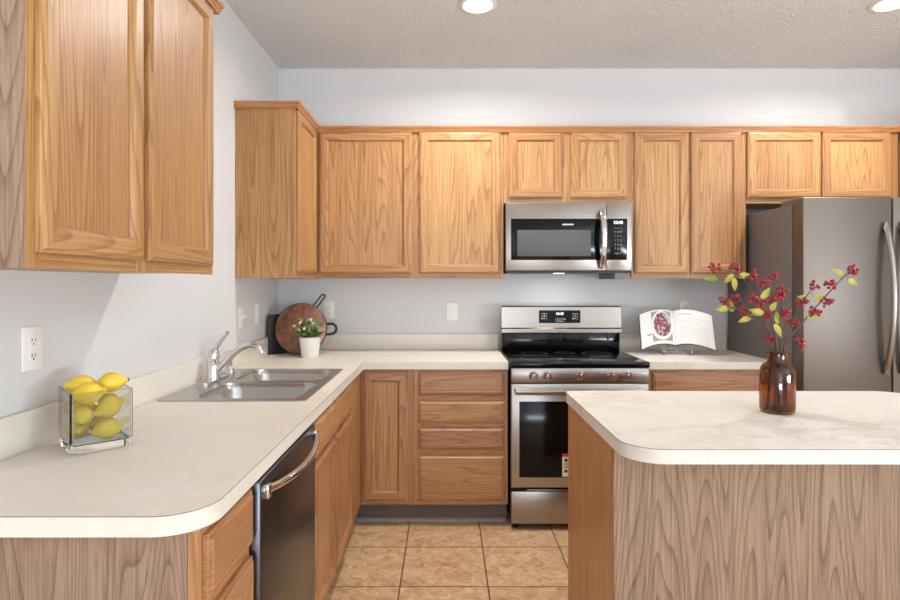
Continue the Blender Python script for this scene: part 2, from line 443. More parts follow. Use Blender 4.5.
def upper_back(name, label, x0, x1, z0, doors, frame_px=None, mids=(), back=WB):
    t = thing(name, label, 'cabinet', ((x0+x1)/2, FB + .15, z0))
    obj('carcass', MB().box(x0+.0005, x1-.0005, FB+.019, back-.001, z0+.004, ZT), oakZ, t, smooth=0)
    F = Face((0, FB, 0), Xv, -Yv)
    st = [(x0+.0005, doors[0][0]+.012)] + [(a-.012, b+.012) for a, b in mids] + [(doors[-1][1]-.012, x1-.0005)]
    F.frame(t, x0+.001, x1-.001, z0, ZT, st, [(z0, z0+.045), (ZT-.04, ZT)])
    for a, b in doors: F.door(t, a, b, z0+.030, ZT-.009)
    return t

x_c1, x_c2, x_c3, x_c4 = wx(503.5), wx(631.0), wx(746.0), wx(898.0)
d = [(dx(318.8), dx(411.5)), (dx(419.2), dx(500.3))]
upper_back('wall_cabinet', 'honey oak wall cabinet with two wide doors above the round board and blank wall plate', XU+.001, x_c1, ZB, d, mids=[(d[0][1], d[1][0])])
d = [(dx(508.6), dx(562.5)), (dx(571.0), dx(627.4))]
upper_back('wall_cabinet', 'short honey oak wall cabinet with two small doors directly above the microwave', x_c1, x_c2, 1.838, d, mids=[(d[0][1], d[1][0])])
d = [(dx(635.2), dx(688.8)), (dx(691.6), dx(742.2))]
upper_back('wall_cabinet', 'honey oak wall cabinet with two tall narrow doors above the open cookbook', x_c2, x_c3, ZB, d, mids=[(d[0][1], d[1][0])])
d = [(dx(748.2), dx(821.6)), (dx(823.0), dx(892.0))]
upper_back('wall_cabinet', 'short honey oak wall cabinet with two wide doors above the refrigerator', x_c3, x_c4, 1.838, d, mids=[(d[0][1], d[1][0])])

# corner wall cabinet on the left wall
YC = 3.075
t = thing('corner_wall_cabinet', 'honey oak corner wall cabinet with plain side panel and one door on the left wall', 'cabinet', (-.95, 3.4, ZB))
obj('carcass', MB().box(WL+.001, XU-.019, YC+.006, WB-.002, ZB, ZT), oakZ, t, smooth=0)
obj('side_panel', MB().box(WL+.001, XU-.0195, YC, YC+.006, ZB-.002, ZT-.002), oakP, t, smooth=0)
F = Face((XU, 0, 0), Yv, Xv)
F.frame(t, YC-.002, FB-.001, ZB, ZT, [(YC-.002, YC+.045), (FB-.06, FB-.001)], [(ZB, ZB+.045), (ZT-.04, ZT)])
F.door(t, YC+.022, FB-.042, ZB+.030, ZT-.009)

# near wall cabinet on the left wall
YN0, YN1 = 1.098, 1.992
t = thing('wall_cabinet', 'honey oak wall cabinet with daylight-greyed side panel close above the glass cube of lemons', 'cabinet', (-.95, 1.54, ZB))
obj('carcass', MB().box(WL+.001, XU-.019, YN0+.007, YN1, ZB+.004, ZT), oakZ, t, smooth=0)
obj('side_panel', MB().box(WL+.001, XU-.0002, YN0, YN0+.0065, ZB-.001, ZT), daylitZ, t, smooth=0)
F.frame(t, YN0+.0068, YN1, ZB, ZT, [(YN0+.0068, YN0+.042), (1.50, 1.552), (YN1-.05, YN1)], [(ZB, ZB+.045), (ZT-.04, ZT)])
F.door(t, YN0+.030, 1.510, ZB+.030, ZT-.009)
F.door(t, 1.540, YN1-.030, ZB+.030, ZT-.009)
CROWN = [(0, 2.270), (.0195, 2.270), (.0215, 2.277), (.026, 2.283), (.026, 2.288), (.032, 2.293), (.034, 2.303), (0, 2.303)]
def crown(path_of): # path_of(o) -> list of xy
    m = MB(); n = len(path_of(0))
    rs = [[(*path_of(o)[i], z) for o, z in CROWN] for i in range(n)]
    m.rings(rs); return m
obj('crown_molding', crown(lambda o: [(WL+.001, YN0-o*.5), (XU+o, YN0-o*.5), (XU+o, YN1+o*.5), (WL+.001, YN1+o*.5)]), oakX, t, smooth=0)
single('crown_molding', crown(lambda o: [(WL+.001, YC-.002-o*.6), (XU+o*.9, YC-.002-o*.6), (XU+o*.9, FB-o*.9), (x_c4, FB-o*.9)]), oak('crown_oak', 'X', srgb(186,134,84), srgb(164,108,62), srgb(122,72,38)),
       'long oak crown moulding along the tops of the corner and back wall cabinets', 'moulding', (.9, FB, 2.27), smooth=0)

# pantry right of the refrigerator
t = thing('pantry_cabinet', 'tall oak pantry cabinet beyond the refrigerator at the picture edge', 'cabinet', (3.1, 3.5, 0))
obj('carcass', MB().box(2.79, 3.5, 3.28, WB-.002, 0, ZT).box(2.775, 3.5, 3.262, WB-.002, ZT+.001, 2.303), oakZ, t, smooth=0)
Fp = Face((0, 3.28, 0), Xv, -Yv)
Fp.door(t, 2.83, 3.13, .14, ZT-.01); Fp.door(t, 3.16, 3.46, .14, ZT-.01)

# ------------------------------------------------------------------ base cabinets
XF = -.475; YF = 3.26; ZK, ZCB = .118, .8748
FL = Face((XF, 0, 0), Yv, Xv, 'base'); FK = Face((0, YF, 0), Xv, -Yv, 'base')
# near left
t = thing('base_cabinet', 'oak base cabinet with daylight-paled end panel and drawer at the counter end', 'cabinet', (-.8, 1.25, 0))
YE = 1.118
obj('carcass', MB().box(WL+.001, XF-.02, YE+.008, 1.412, ZK, ZCB), basZ, t, smooth=0)
obj('end_panel', MB().box(WL+.001, XF-.02, YE, YE+.0075, 0, ZCB), daylitZ, t, smooth=0)
FL.frame(t, YE, 1.412, 0.0, ZCB, [(YE-.001, YE+.04), (1.385, 1.412)], [(ZCB-.04, ZCB), (.685, .735), (ZK, .16)])
FL.drawer(t, YE+.022, 1.398, .730, .860); FL.door(t, YE+.022, 1.398, .142, .700)
obj('toe_kick', MB().box(WL+.001, XF-.07, YE+.01, 1.412, 0, ZK-.002), tkX, t, smooth=0)
# sink base + filler
t = thing('sink_base_cabinet', 'oak sink base cabinet with two false drawer fronts and two doors beside the dishwasher', 'cabinet', (-.8, 2.6, 0))
m = MB().box(WL+.001, XF-.02, 2.024, 2.04, ZK, ZCB).box(WL+.001, XF-.02, 2.99, 3.006, ZK, ZCB).box(WL+.001, XF-.02, 2.04, 2.99, ZK, ZK+.016)
obj('carcass', m, basZ, t, smooth=0)
FL.frame(t, 2.024, YF-.001, ZK, ZCB, [(2.024, 2.06), (2.415, 2.475), (2.87, YF-.001)], [(ZCB-.04, ZCB), (.685, .735), (ZK, .16)])
for a, b in ((2.046, 2.432), (2.462, 2.878)):
    FL.drawer(t, a, b, .730, .860, 'drawer_front'); FL.door(t, a, b, .142, .706)
obj('toe_kick', MB().box(XF-.08, XF-.07, 2.024, YF+.07, 0, ZK-.002), tkX, t, smooth=0)
# back run
t = thing('base_cabinet', 'oak corner base cabinet with one tall narrow door left of the drawer stack', 'cabinet', (-.3, 3.5, 0))
bx = lambda px: PX(px, YF - .018)
xm = bx(413.5); xs = .346
obj('carcass', MB().box(XF+.03, xm-.001, YF+.02, WB-.002, ZK, ZCB), basZ, t, smooth=0)
FK.frame(t, XF+.001, xm-.0005, ZK, ZCB, [(XF+.001, bx(366)), (bx(404), xm-.0005)], [(ZCB-.032, ZCB), (ZK, .155)])
FK.door(t, bx(363.6), bx(407.5), .142, .858)
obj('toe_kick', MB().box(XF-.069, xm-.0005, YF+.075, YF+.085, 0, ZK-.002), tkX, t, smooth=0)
t = thing('drawer_cabinet', 'oak base cabinet with four stacked drawers left of the range', 'cabinet', (.1, 3.5, 0))
obj('carcass', MB().box(xm+.001, xs-.002, YF+.02, WB-.002, ZK, ZCB), basZ, t, smooth=0)
FK.frame(t, xm, xs-.002, ZK, ZCB, [(xm, bx(421)), (bx(501), xs-.002)], [(ZCB-.03, ZCB), (.69, .735), (.545, .58), (.39, .435), (ZK, .155)])
for a, b in ((.727, .859), (.574, .699), (.428, .550), (.142, .396)): FK.drawer(t, bx(418.2), bx(504.6), a, b)
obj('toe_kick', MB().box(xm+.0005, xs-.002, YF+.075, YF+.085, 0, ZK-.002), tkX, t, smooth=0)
m = MB(); m.prism([(YF+.0745, .0), (YF+.0745, .018), (YF+.071, .018), (YF+.066, .014), (YF+.060, .008), (YF+.058, .0)], -.54, xs-.004)
m.bm.transform(Matrix(((0,0,1,0),(1,0,0,0),(0,1,0,0),(0,0,0,1))))
struct('baseboard_back', m, vinylM, smooth=0)
# right of range
XS0, XS1, XFR = .352, 1.112, 1.851
t = thing('base_cabinet', 'oak base cabinet under the cookbook counter between range and refrigerator', 'cabinet', (1.48, 3.5, 0))
obj('carcass', MB().box(XS1+.006, XFR-.006, YF+.02, WB-.002, ZK, ZCB), basZ, t, smooth=0)
FK.frame(t, XS1+.006, XFR-.006, ZK, ZCB, [(XS1+.006, XS1+.05), (XFR-.05, XFR-.006)], [(ZCB-.03, ZCB), (.685, .735), (ZK, .155)])
FK.drawer(t, bx(653.2), XFR-.026, .730, .853)
FK.door(t, bx(653.2), 1.475, .142, .705); FK.door(t, 1.487, XFR-.026, .142, .705)
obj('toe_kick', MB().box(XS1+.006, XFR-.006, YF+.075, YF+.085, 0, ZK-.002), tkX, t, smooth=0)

# ------------------------------------------------------------------ countertops
def counter(name, label, poly, mat, loc, holes=()):
    t = thing(name, label, 'countertop', loc)
    m = MB(); m.prism(poly, .875, .9135, holes=holes); m2 = m
    obj('slab', m2, mat, t, smooth=30)
    m = MB(); m.prism(poly, .91355, .915, holes=holes); obj('top_sheet', m, mat, t, smooth=0)
    cx = sum(p[0] for p in poly)/len(poly); cy = sum(p[1] for p in poly)/len(poly)
    return t
XE, YEd = -.455, 3.235
SX0, SX1, SY0, SY1 = -1.075, -.518, 2.155, 2.965
P = [(WL+.001, 1.094)] + [(XE-.1+.1*math.sin(R(a)), 1.194-.1*math.cos(R(a))) for a in range(0, 91, 9)] + [(XE, YEd), (xs-.001, YEd), (xs-.001, WB-.001), (WL+.001, WB-.001)]
hole = rrect(SX0+.02, SX1-.02, SY0+.02, SY1-.02, .03)
tl = counter('countertop', 'long cream laminate countertop running from the lemons around the sink to the range', P, lamM, (-.6, 2.4, .875), [hole])
obj('backsplash', MB().box(WL+.001, WL+.020, 1.094, WB-.001, .9152, 1.017, .002).box(WL+.0205, xs-.001, WB-.020, WB-.001, .9152, 1.017, .002), lamM, tl, smooth=0)
def seam(parent, pts, closed=False):
    m = MB(); m.tube(pts, .0009, 6, closed=closed); obj('edge_seam', m, seamM, parent)
seam(tl, [(x, y, .9137) for x, y in [(WL+.003, 1.0938)] + [(XE-.1+.1002*math.sin(R(a)), 1.194-.1002*math.cos(R(a))) for a in range(0, 91, 9)] + [(XE+.0002, YEd-.002)]])
P = [(XS1+.005, YEd), (XFR-.005, YEd), (XFR-.005, WB-.001), (XS1+.005, WB-.001)]
tr = counter('countertop', 'short cream laminate countertop holding the cookbook between range and refrigerator', P, lamM, (1.48, 3.5, .875))
obj('backsplash', MB().box(XS1+.005, XFR-.005, WB-.020, WB-.001, .9152, 1.017, .002), lamM, tr, smooth=0)

# ------------------------------------------------------------------ island
IX0, IX1, IY0, IY1 = .481, 1.83, 1.536, 2.367
P = rrect(IX0, IX1, IY0, IY1, [.105, .105, .12, .03], 10)
ti = counter('island_countertop', 'cream veined laminate island top with rounded corners under the berry bottle', P, islM, (1.16, 1.95, .875))
seam(ti, [(x + (.0002 if x > 1 else -.0002), y + (.0002 if y > 2 else -.0002), .9137) for x, y in P], True)
t = thing('island_cabinet', 'oak island base with daylight-paled veneer back panel and brown side panel', 'cabinet', (1.16, 2.0, 0))
JX0, JX1, JY0, JY1 = .486, 1.74, 1.695, 2.326
obj('carcass', MB().box(JX0+.008, JX1-.008, JY0+.008, JY1, 0, .8745), basZ, t, smooth=0)
obj('back_panel', MB().box(JX0, JX1, JY0, JY0+.0078, 0, .8745, .0008), daylitZ, t, smooth=0)
for a, b in ((JX0, JX0+.0078), (JX1-.0078, JX1)):
    obj('side_panel', MB().box(a, b, JY0+.0082, JY1, 0, .8745), basP, t, smooth=0)
Fi = Face((0, JY1, 0), Xv, Yv, 'base')
for k in range(3): Fi.door(t, JX0+.03+.41*k, JX0+.42+.41*k, .14, .85)
obj('shoe_molding', MB().box(JX0-.012, JX0-.0005, JY0, JY1, 0, .022, .004), basZ, t, smooth=0)

# ------------------------------------------------------------------ dishwasher
t = thing('dishwasher', 'dark stainless dishwasher with bowed bar handle in the left cabinet run', 'dishwasher', (-.75, 1.72, 0))
obj('tub', MB().box(WL+.05, XF-.02, 1.422, 2.014, .02, .868), darkM, t, smooth=0)
obj('door', MB().box(XF-.018, XF+.025, 1.420, 2.016, .115, .868, .006), dwM, t)
obj('kick_plate', MB().box(XF-.06, XF-.05, 1.42, 2.016, 0, .11), blackP, t, smooth=0)
m = MB(); n = 18
m.tube([(XF+.030 + .037*math.sin(math.pi*i/n)**.7, 1.455 + .535*i/n, .838 - .012*math.sin(math.pi*i/n)) for i in range(n+1)], .0105, 12, flat=.9)
m.box(XF+.022, XF+.040, 1.440, 1.468, .818, .852, .004).box(XF+.022, XF+.040, 1.972, 2.0, .818, .852, .004)
obj('handle', m, chrome, t)

# ------------------------------------------------------------------ sink
t = thing('kitchen_sink', 'double bowl stainless steel sink set into the left counter', 'sink', (-.8, 2.56, .915))
BX0, BX1 = -.945, -.556
bowls = ((2.185, 2.535), (2.585, 2.935))
outer = rrect(SX0, SX1, SY0, SY1, .025)
m = MB(); m.prism(outer, .9154, .9185, holes=[rrect(BX0, BX1, a, b, .065, 8) for a, b in bowls])
obj('rim_deck', m, sinkM, t)
for a, b in bowls:
    m = MB(); rs = []
    for o, z, r in ((-.010, .9187, .070), (-.006, .9212, .068), (-.001, .9212, .065), (.004, .916, .062), (.010, .895, .06), (.02, .80, .06), (.035, .765, .06), (.06, .752, .05), (.12, .748, .03)):
        rs.append([(x, y, z) for x, y in rrect(BX0+o, BX1-o, a+o, b-o, r, 8)])
    m.rings(rs, True, False, True); bo = obj('bowl', m, sinkM, t)
    m = MB(); m.lathe([(.045, 0), (.045, .003), (.036, .004), (.03, .001)], ((BX0+BX1)/2, (a+b)/2, .749), 24); obj('drain', m, chrome, bo)

# faucet
fx, fy = -1.034, 2.60
t = thing('kitchen_faucet', 'chrome single-lever faucet with curved spout behind the sink', 'faucet', (fx, fy, .9187))
m = MB(); m.prism(rrect(fx-.028, fx+.028, fy-.125, fy+.125, .027), .9187, .928); obj('base_plate', m, chrome, t)
m = MB(); m.lathe([(.030, .009), (.031, .02), (.027, .03), (.026, .09), (.028, .105), (.024, .125), (.016, .142), (.0, .150)], (fx, fy, .9187), 24, cap1=False); obj('body', m, chrome, t)
pts = [(.012, .035), (.05, .075), (.085, .115), (.12, .144), (.155, .158), (.185, .157), (.208, .143), (.216, .122)]
m = MB(); m.tube([(fx+a, fy, .9187+b) for a, b in pts], [.016, .016, .015, .014, .0135, .013, .0135, .015], 14); obj('spout', m, chrome, t)
m = MB(); m.tube([(fx+.002, fy, 1.05), (fx+.018, fy, 1.075), (fx+.040, fy, 1.105), (fx+.064, fy, 1.133)], [.014, .011, .0085, .009], 10, flat=1.3); obj('lever', m, chrome, t)
sx_, sy_ = -1.045, 2.83
t = thing('sink_sprayer', 'small chrome side sprayer standing on the sink deck beyond the faucet', 'sprayer', (sx_, sy_, .9187))
m = MB(); m.lathe([(.024, 0), (.024, .006), (.018, .014), (.015, .03)], (sx_, sy_, .9187), 18); obj('collar', m, chrome, t)
m = MB(); m.lathe([(.013, .03), (.0125, .06), (.016, .085), (.016, .098)], (sx_, sy_, .9187), 18); m.tube([(sx_, sy_, 1.012), (sx_+.02, sy_, 1.02), (sx_+.036, sy_, 1.012)], [.015, .014, .011], 12); obj('spray_head', m, chrome, t)

# ------------------------------------------------------------------ range
SF = 3.19
t = thing('range', 'freestanding stainless electric range with black glass cooktop', 'range', (.732, 3.5, 0))
cxs = (XS0 + XS1)/2
obj('body', MB().box(XS0+.006, XS1-.006, SF+.05, 3.78, .035, .905), blackP, t, smooth=0)
m = MB(); m.box(XS0-.001, XS1+.001, SF, 3.74, .889, .9225, .006); ck = obj('cooktop', m, blackG, t)
for x, y, r in ((XS0+.19, SF+.15, .115), (XS1-.19, SF+.15, .095), (XS0+.19, SF+.39, .08), (XS1-.19, SF+.39, .09), (cxs, SF+.42, .06)):
    m = MB(); m.lathe([(r-.003, 0), (r-.003, .0004), (r, .0004), (r, 0)], (x, y, .9226), 48, cap0=False, cap1=False); obj('burner_ring', m, plain('burner_print', srgb(70,70,72), .3) if 'burner_print' not in bpy.data.materials else bpy.data.materials['burner_print'], ck)
m = MB(); m.box(XS0+.004, XS1-.004, SF-.002, SF+.06, .808, .888, .004); obj('knob_panel', m, steelM, t)
for px in (534.2, 548.0, 581.2, 613.6, 628.4):
    x = PX(px, SF-.03)
    m = MB(); m.lathe([(.026, 0), (.026, -.006), (.021, -.010), (.0195, -.030), (.017, -.034)], (x, SF-.0025, .848), 24, axis='Y'); k = obj('knob', m, knobM, t)
    m = MB(); m.box(x-.0035, x+.0035, SF-.0405, SF-.036, .832, .864, .001); obj('knob_grip', m, knobM, k)
# door
DY = SF + .004
m = MB(); m.box(XS0+.004, XS1-.004, DY, DY+.045, .234, .803, .006); dr = obj('oven_door', m, steelV, t)
m = MB(); m.box(XS0+.048, XS1-.048, DY-.0015, DY+.001, .291, .706, .0008); obj('door_glass', m, blackG, dr)
m = MB(); n = 16
m.tube([(XS0+.024 + .712*i/n, DY-.036-.016*math.sin(math.pi*i/n), .766) for i in range(n+1)], .018, 12, flat=.6)
m.box(XS0+.020, XS0+.052, DY-.04, DY-.0002, .752, .780, .005).box(XS1-.052, XS1-.020, DY-.04, DY-.0002, .752, .780, .005)
obj('handle', m, steelM, dr)
lx, lz = PX(562.2, DY), .296
st = obj('sticker', MB().box(lx, lx+.055, DY-.0024, DY-.0017, lz, lz+.125), whiteP, dr, smooth=0)
obj('sticker_band', MB().box(lx, lx+.055, DY-.003, DY-.0025, lz+.108, lz+.125), redPr, st, smooth=0)
m = MB(); m.lathe([(.010, -.0006), (.010, 0)], (lx+.02, DY-.0025, lz+.09), 14, axis='Y').lathe([(.009, -.0006), (.009, 0)], (lx+.02, DY-.0025, lz+.03), 14, axis='Y')
for k in range(4): m.box(lx+.008, lx+.046, DY-.003, DY-.0025, lz+.048+.008*k, lz+.051+.008*k)
obj('sticker_marks', m, slotM, st, smooth=0)
m = MB(); m.box(XS0+.004, XS1-.004, DY+.002, DY+.045, .036, .214, .006); obj('storage_drawer', m, steelM, t)
m = MB(); m.box(XS0+.09, XS1-.09, DY+.006, DY+.02, .2165, .2225, .001); obj('drawer_lip', m, steelM, t)
for x in (XS0+.03, XS1-.03):
    m = MB(); m.lathe([(.016, 0), (.016, .012), (.009, .014), (.009, .036)], (x, SF+.06, 0), 14); obj('foot', m, blackP, t)
# backguard
BG = 3.715
m = MB(); m.box(XS0+.006, XS1-.006, BG+.012, 3.80, .9226, 1.045, .002); obj('backguard_base', m, blackG, t)
m = MB(); pr = [(BG+.005, 1.207), (BG-.003, 1.200), (BG-.006, 1.070), (BG-.018, 1.062), (BG-.018, 1.040), (BG-.006, 1.036), (BG+.05, 1.036), (BG+.07, 1.207)]
m.rings([[(x, y, z) for y, z in pr] for x in (XS0+.001, XS1-.001)]); bg = obj('backguard_panel', m, steelM, t)
for x in (XS0+.10, cxs, XS1-.08):
    obj('vent_slot', MB().box(x-.004, x+.004, BG+.008, BG+.0115, .99, 1.03), blackP, t, smooth=0)
tilt = R(90) - math.atan2(.003, .130)
cp0, cp1 = PX(538.8, BG), PX(580.2, BG)
Mp = Matrix.Translation((0, BG-.0046, 1.135)) @ Matrix.Rotation(-math.atan2(.003, .130), 4, 'X')
def bgp(x, z, w=-.0012): return Mp @ Vector((x, w, z-1.135))
zc = .5*(PZ(310.3, BG) + PZ(323, BG)); hh = .5*(PZ(310.3, BG) - PZ(323, BG))
m = MB(Mp); m.box(cp0, cp1, -.0008, .003, zc-hh-1.135, zc+hh-1.135); cp = obj('control_display', m, blackG, bg, smooth=0)
rt = (R(90) - math.atan2(.003, .130), 0, 0)
cxp = (cp0+cp1)/2
text('clock_digits', '10:40', .022, cp, bgp(cxp, zc+hh*.45), dispM, rt, off=.0006)
for dx_, w in ((-.098, 3), (.098, 3)):
    text('touch_keys', '\u2022 \u2022 \u2022\n- = -\n= \u2022 -', .020, cp, bgp(cxp+dx_, zc+.002), inkM, rt, space=.75, off=.0005)
text('touch_keys', '1 2 3 4 5 6\n7 8 9 0 - -', .015, cp, bgp(cxp+.005, zc-hh*.55), inkM, rt, space=.95)

# ------------------------------------------------------------------ microwave
MY = 3.475
mx = lambda px: PX(px, MY)
MX0, MX1, MZ0, MZ1 = mx(505.8), mx(632.0), PZ(270.6, MY), PZ(202.8, MY)
t = thing('microwave', 'stainless over-the-range microwave with black window and curved handle', 'microwave', ((MX0+MX1)/2, 3.66, MZ0))
obj('body', MB().box(MX0+.004, MX1-.004, MY+.03, WB-.003, MZ0+.004, MZ1-.001), blackP, t, smooth=0)
xd = mx(606.2)
m = MB(); m.box(MX0, xd-.0012, MY, MY+.03, MZ0, MZ1, .003); md = obj('door', m, steelM, t)
m = MB(); m.box(mx(511.0), xd-.0016, MY-.0012, MY+.001, PZ(260, MY), PZ(218.7, MY), .0005); obj('door_glass', m, blackG, md)
m = MB(); m.box(mx(517.3), mx(590.8), MY-.0024, MY-.0013, PZ(256.2, MY), PZ(230, MY), .0004); obj('window', m, winG, md)
m = MB(); w = (mx(573.6)-mx(562.4))/11
for k in range(11): m.box(mx(562.4)+w*k, mx(562.4)+w*(k+.8), MY-.0018, MY-.0013, PZ(225.2, MY), PZ(223.8, MY))
obj('logo', m, inkM, md, smooth=0)
m = MB(); n = 16; hz0, hz1 = PZ(268.5, MY), PZ(209.5, MY)
m.tube([(mx(602.0) + .002*math.sin(math.pi*i/n), MY-.006-.050*math.sin(math.pi*i/n)**.75, hz0+(hz1-hz0)*i/n) for i in range(n+1)], .0075, 12, flat=2.3)
obj('handle', m, chrome, md)
m = MB(); m.box(xd+.0012, MX1, MY, MY+.03, MZ0, MZ1, .003); mc = obj('control_side', m, steelM, t)
m = MB(); m.box(xd+.0022, mx(627.3), MY-.0012, MY+.001, PZ(260, MY), PZ(218.7, MY), .0005); cp = obj('control_panel', m, blackG, mc)
xk = mx(618.0)
text('clock_digits', '10:40', .026, cp, (xk, MY-.0015, PZ(222.6, MY)), dispM, off=.0006)
text('keypad', '- - - -\n\u2022 = \u2022\n\u2022 = \u2022\n1 2 3\n4 5 6\n7 8 9\n\u2022 0 =', .0215, cp, (xk, MY-.0015, PZ(240.5, MY)), dimM, space=1.17)
text('keypad', '= =', .02, cp, (xk, MY-.0015, PZ(254, MY)), dimM)
obj('vent_grille', MB().box(MX0+.01, MX1-.01, MY+.022, WB-.01, MZ0-.014, MZ0+.003), blackP, t, smooth=0)
obj('lamp_lens', MB().box(mx(556), mx(566), MY+.05, MY+.09, MZ0-.017, MZ0-.0142), lensM, t, smooth=0)
a = area('hood_lamp', (0,0,0), (0,0,0), .08, .05, 1.6, (1,.97,.93)); a.parent = t; a.location = Vector((mx(561), MY+.10, MZ0-.02)) - ORI[t.name]
obj('duct_cover', MB().box(mx(616), MX1-.003, MY+.025, WB-.012, MZ0-.048, MZ0-.0142), slateS, t, smooth=0)

# ------------------------------------------------------------------ refrigerator
RY, RX1 = 3.033, 2.768
t = thing('refrigerator', 'large slate steel french door refrigerator right of the cookbook counter', 'refrigerator', (2.3, 3.4, 0))
obj('body', MB().box(XFR, RX1, 3.135, 3.84, .02, 1.772, .004), slateS, t)
gx = PX(892.6, RY)
for a, b, hx in ((XFR+.001, gx-.003, PX(884.5, RY)), (gx+.003, RX1-.001, PX(900.5, RY))):
    m = MB(); m.box(a, b, RY, RY+.092, .62, PZ(197.2, RY), .006, seg=3); dd = obj('door', m, slateM, t)
    m = MB(); n = 20; z0, z1 = PZ(370, RY-.01), PZ(226, RY-.01)
    m.tube([(hx, RY-.014-.058*math.sin(math.pi*i/n)**.8, z0+(z1-z0)*i/n) for i in range(n+1)], .012, 12, flat=1.35)
    m.box(hx-.012, hx+.012, RY-.02, RY+.002, z0-.02, z0+.02, .004).box(hx-.012, hx+.012, RY-.02, RY+.002, z1-.02, z1+.02, .004)
    obj('handle', m, slateH, dd)
m = MB(); m.box(XFR+.001, RX1-.001, RY, RY+.092, .06, .612, .006); fd = obj('freezer_drawer', m, slateM, t)
m = MB(); m.tube([(XFR+.08+.76*i/12, RY-.014-.05*math.sin(math.pi*i/12)**.8, .55) for i in range(13)], .015, 12); obj('handle', m, slateH, fd)
for x in (XFR+.05, RX1-.05):
    obj('hinge_cover', MB().box(x-.04, x+.04, RY+.05, 3.25, 1.7735, 1.802, .004), slateS, t)
obj('base_grille', MB().box(XFR+.01, RX1-.01, 3.14, 3.2, 0, .055), blackP, t, smooth=0)

# ------------------------------------------------------------------ wall plates
def plate(name, label, cat, c, w, h, wall, kind, group=None):
    """wall 'back' (faces -Y) or 'left' (faces +X); c = centre on the wall"""
    t = thing(name, label, cat, c, (0,0,0) if wall == 'back' else (0,0,R(90)), group)
    m = MB(); m.box(-w/2, w/2, -.006, -.0005, -h/2, h/2, .0025); obj('cover_plate', m, whiteP, t, local=True)
    if kind == 'outlet':
        r = obj('receptacle', MB().box(-.017, .017, -.008, -.0062, -.034, .034, .001), whiteP, t, local=True)
        for z in (-.02, .02):
            for q in ((-.0075, -.0052, -.002, .007), (.0052, .0075, -.002, .006), (-.0022, .0022, -.0105, -.006)):
                obj('slot', MB().box(q[0], q[1], -.0088, -.0081, z+q[2], z+q[3]), slotM, r, local=True, smooth=0)
    elif kind == 'duplex':
        for z in (-.02, .02):
            m = MB(); m.lathe([(.0165, -.0025), (.0165, 0)], (0, -.0062, z), 20, axis='Y'); r = obj('receptacle', m, whiteP, t, local=True)
            for q in ((-.0075, -.0052, -.001, .007), (.0052, .0075, -.001, .006), (-.0022, .0022, -.0100, -.006)):
                obj('slot', MB().box(q[0], q[1], -.0095, -.0089, z+q[2], z+q[3]), slotM, r, local=True, smooth=0)
    elif kind == 'toggle2':
        for x in (-.023, .023):
            m = MB(); m.box(x-.005, x+.005, -.018, -.0062, -.004, .012, .002); obj('toggle', m, whiteP, t, local=True)
    elif kind == 'rocker':
        m = MB(); m.box(-.0165, .0165, -.0088, -.0062, -.033, .033, .002); obj('rocker', m, whiteP, t, local=True)
    return t
plate('power_outlet', 'white wall outlet on the left wall close above the glass cube of lemons', 'outlet', (WL, 1.562, 1.177), .074, .116, 'left', 'outlet')
plate('light_switch', 'wide white double switch plate on the left wall above the sink faucet', 'switch', (WL, 3.17, 1.166), .116, .116, 'left', 'toggle2')
plate('light_switch', 'narrow white switch plate on the left wall near the black board corner', 'switch', (WL, 3.43, 1.171), .072, .116, 'left', 'rocker')
plate('power_outlet', 'white wall outlet on the back wall right of the round wooden board', 'outlet', (PX(329, WB), WB, 1.174), .070, .115, 'back', 'duplex')
plate('light_switch', 'white rocker switch plate alone on the back wall left of the range', 'switch', (PX(452, WB), WB, 1.165), .075, .118, 'back', 'rocker')
plate('power_outlet', 'white wall outlet half hidden behind the open cookbook', 'outlet', (PX(684.9, WB), WB, 1.174), .070, .115, 'back', 'duplex')

# ------------------------------------------------------------------ corner boards and plant
def orient(loc, lean, yaw): return loc, (R(-lean), 0, R(yaw))   # local: x across, y away from the viewer, z up
zc0 = .9155
t = thing('cutting_board', 'black rectangular cutting board standing in the corner behind the round board', 'cutting board', (-1.074, 3.562, zc0 + .0015), (R(-2), 0, R(52)))
m = MB(); m.box(0, .27, 0, .014, 0, .243, .004); obj('board', m, boardK, t, local=True)
lean = 12
t = thing('skillet', 'black cast iron pan with loop handle leaning behind the round wooden board', 'pan', (PX(300.5, 3.57), 3.574, zc0 + .004), (R(-lean), 0, R(4)))
m = MB(); m.lathe([(.0, -.004), (.126, -.004), (.138, -.010), (.140, -.012), (.140, .010), (.132, .012), (0, .012)], (0, 0, .142), 48, axis='Y', cap0=False, cap1=False); obj('pan', m, ironM, t, local=True)
def loop(c, ang, L, w, r):
    """a U-shaped loop handle in the local xz plane starting at c in direction ang"""
    d = Vector((math.cos(R(ang)), 0, math.sin(R(ang)))); n = Vector((-d.z, 0, d.x)); c = Vector(c); pts = [c + n*w]
    for i in range(13):
        a = R(90 - 180*i/12); pts.append(c + d*(L - w + w*math.cos(a)) + n*w*math.sin(a))
    pts.append(c - n*w); m = MB(); m.tube(pts, r, 8); return m
obj('handle', loop((.132, 0, .150), 4, .080, .032, .0085), ironM, t, local=True)
t = thing('serving_board', 'round brown wooden serving board with black rim and wire handle', 'serving board', (PX(299.5, 3.54), 3.548, zc0 + .003), (R(-lean), 0, R(2)))
m = MB(); m.lathe([(0, -.010), (.150, -.010), (.154, -.007), (.154, .006), (0, .006)], (0, 0, .158), 56, axis='Y', cap0=False, cap1=False); b_ = obj('board', m, boardM, t, local=True)
m = MB(); m.lathe([(.1545, -.008), (.158, -.008), (.158, .0085), (.1545, .0085)], (0, 0, .158), 56, axis='Y', cap0=False, cap1=False); obj('rim', m, ironM, t, local=True)
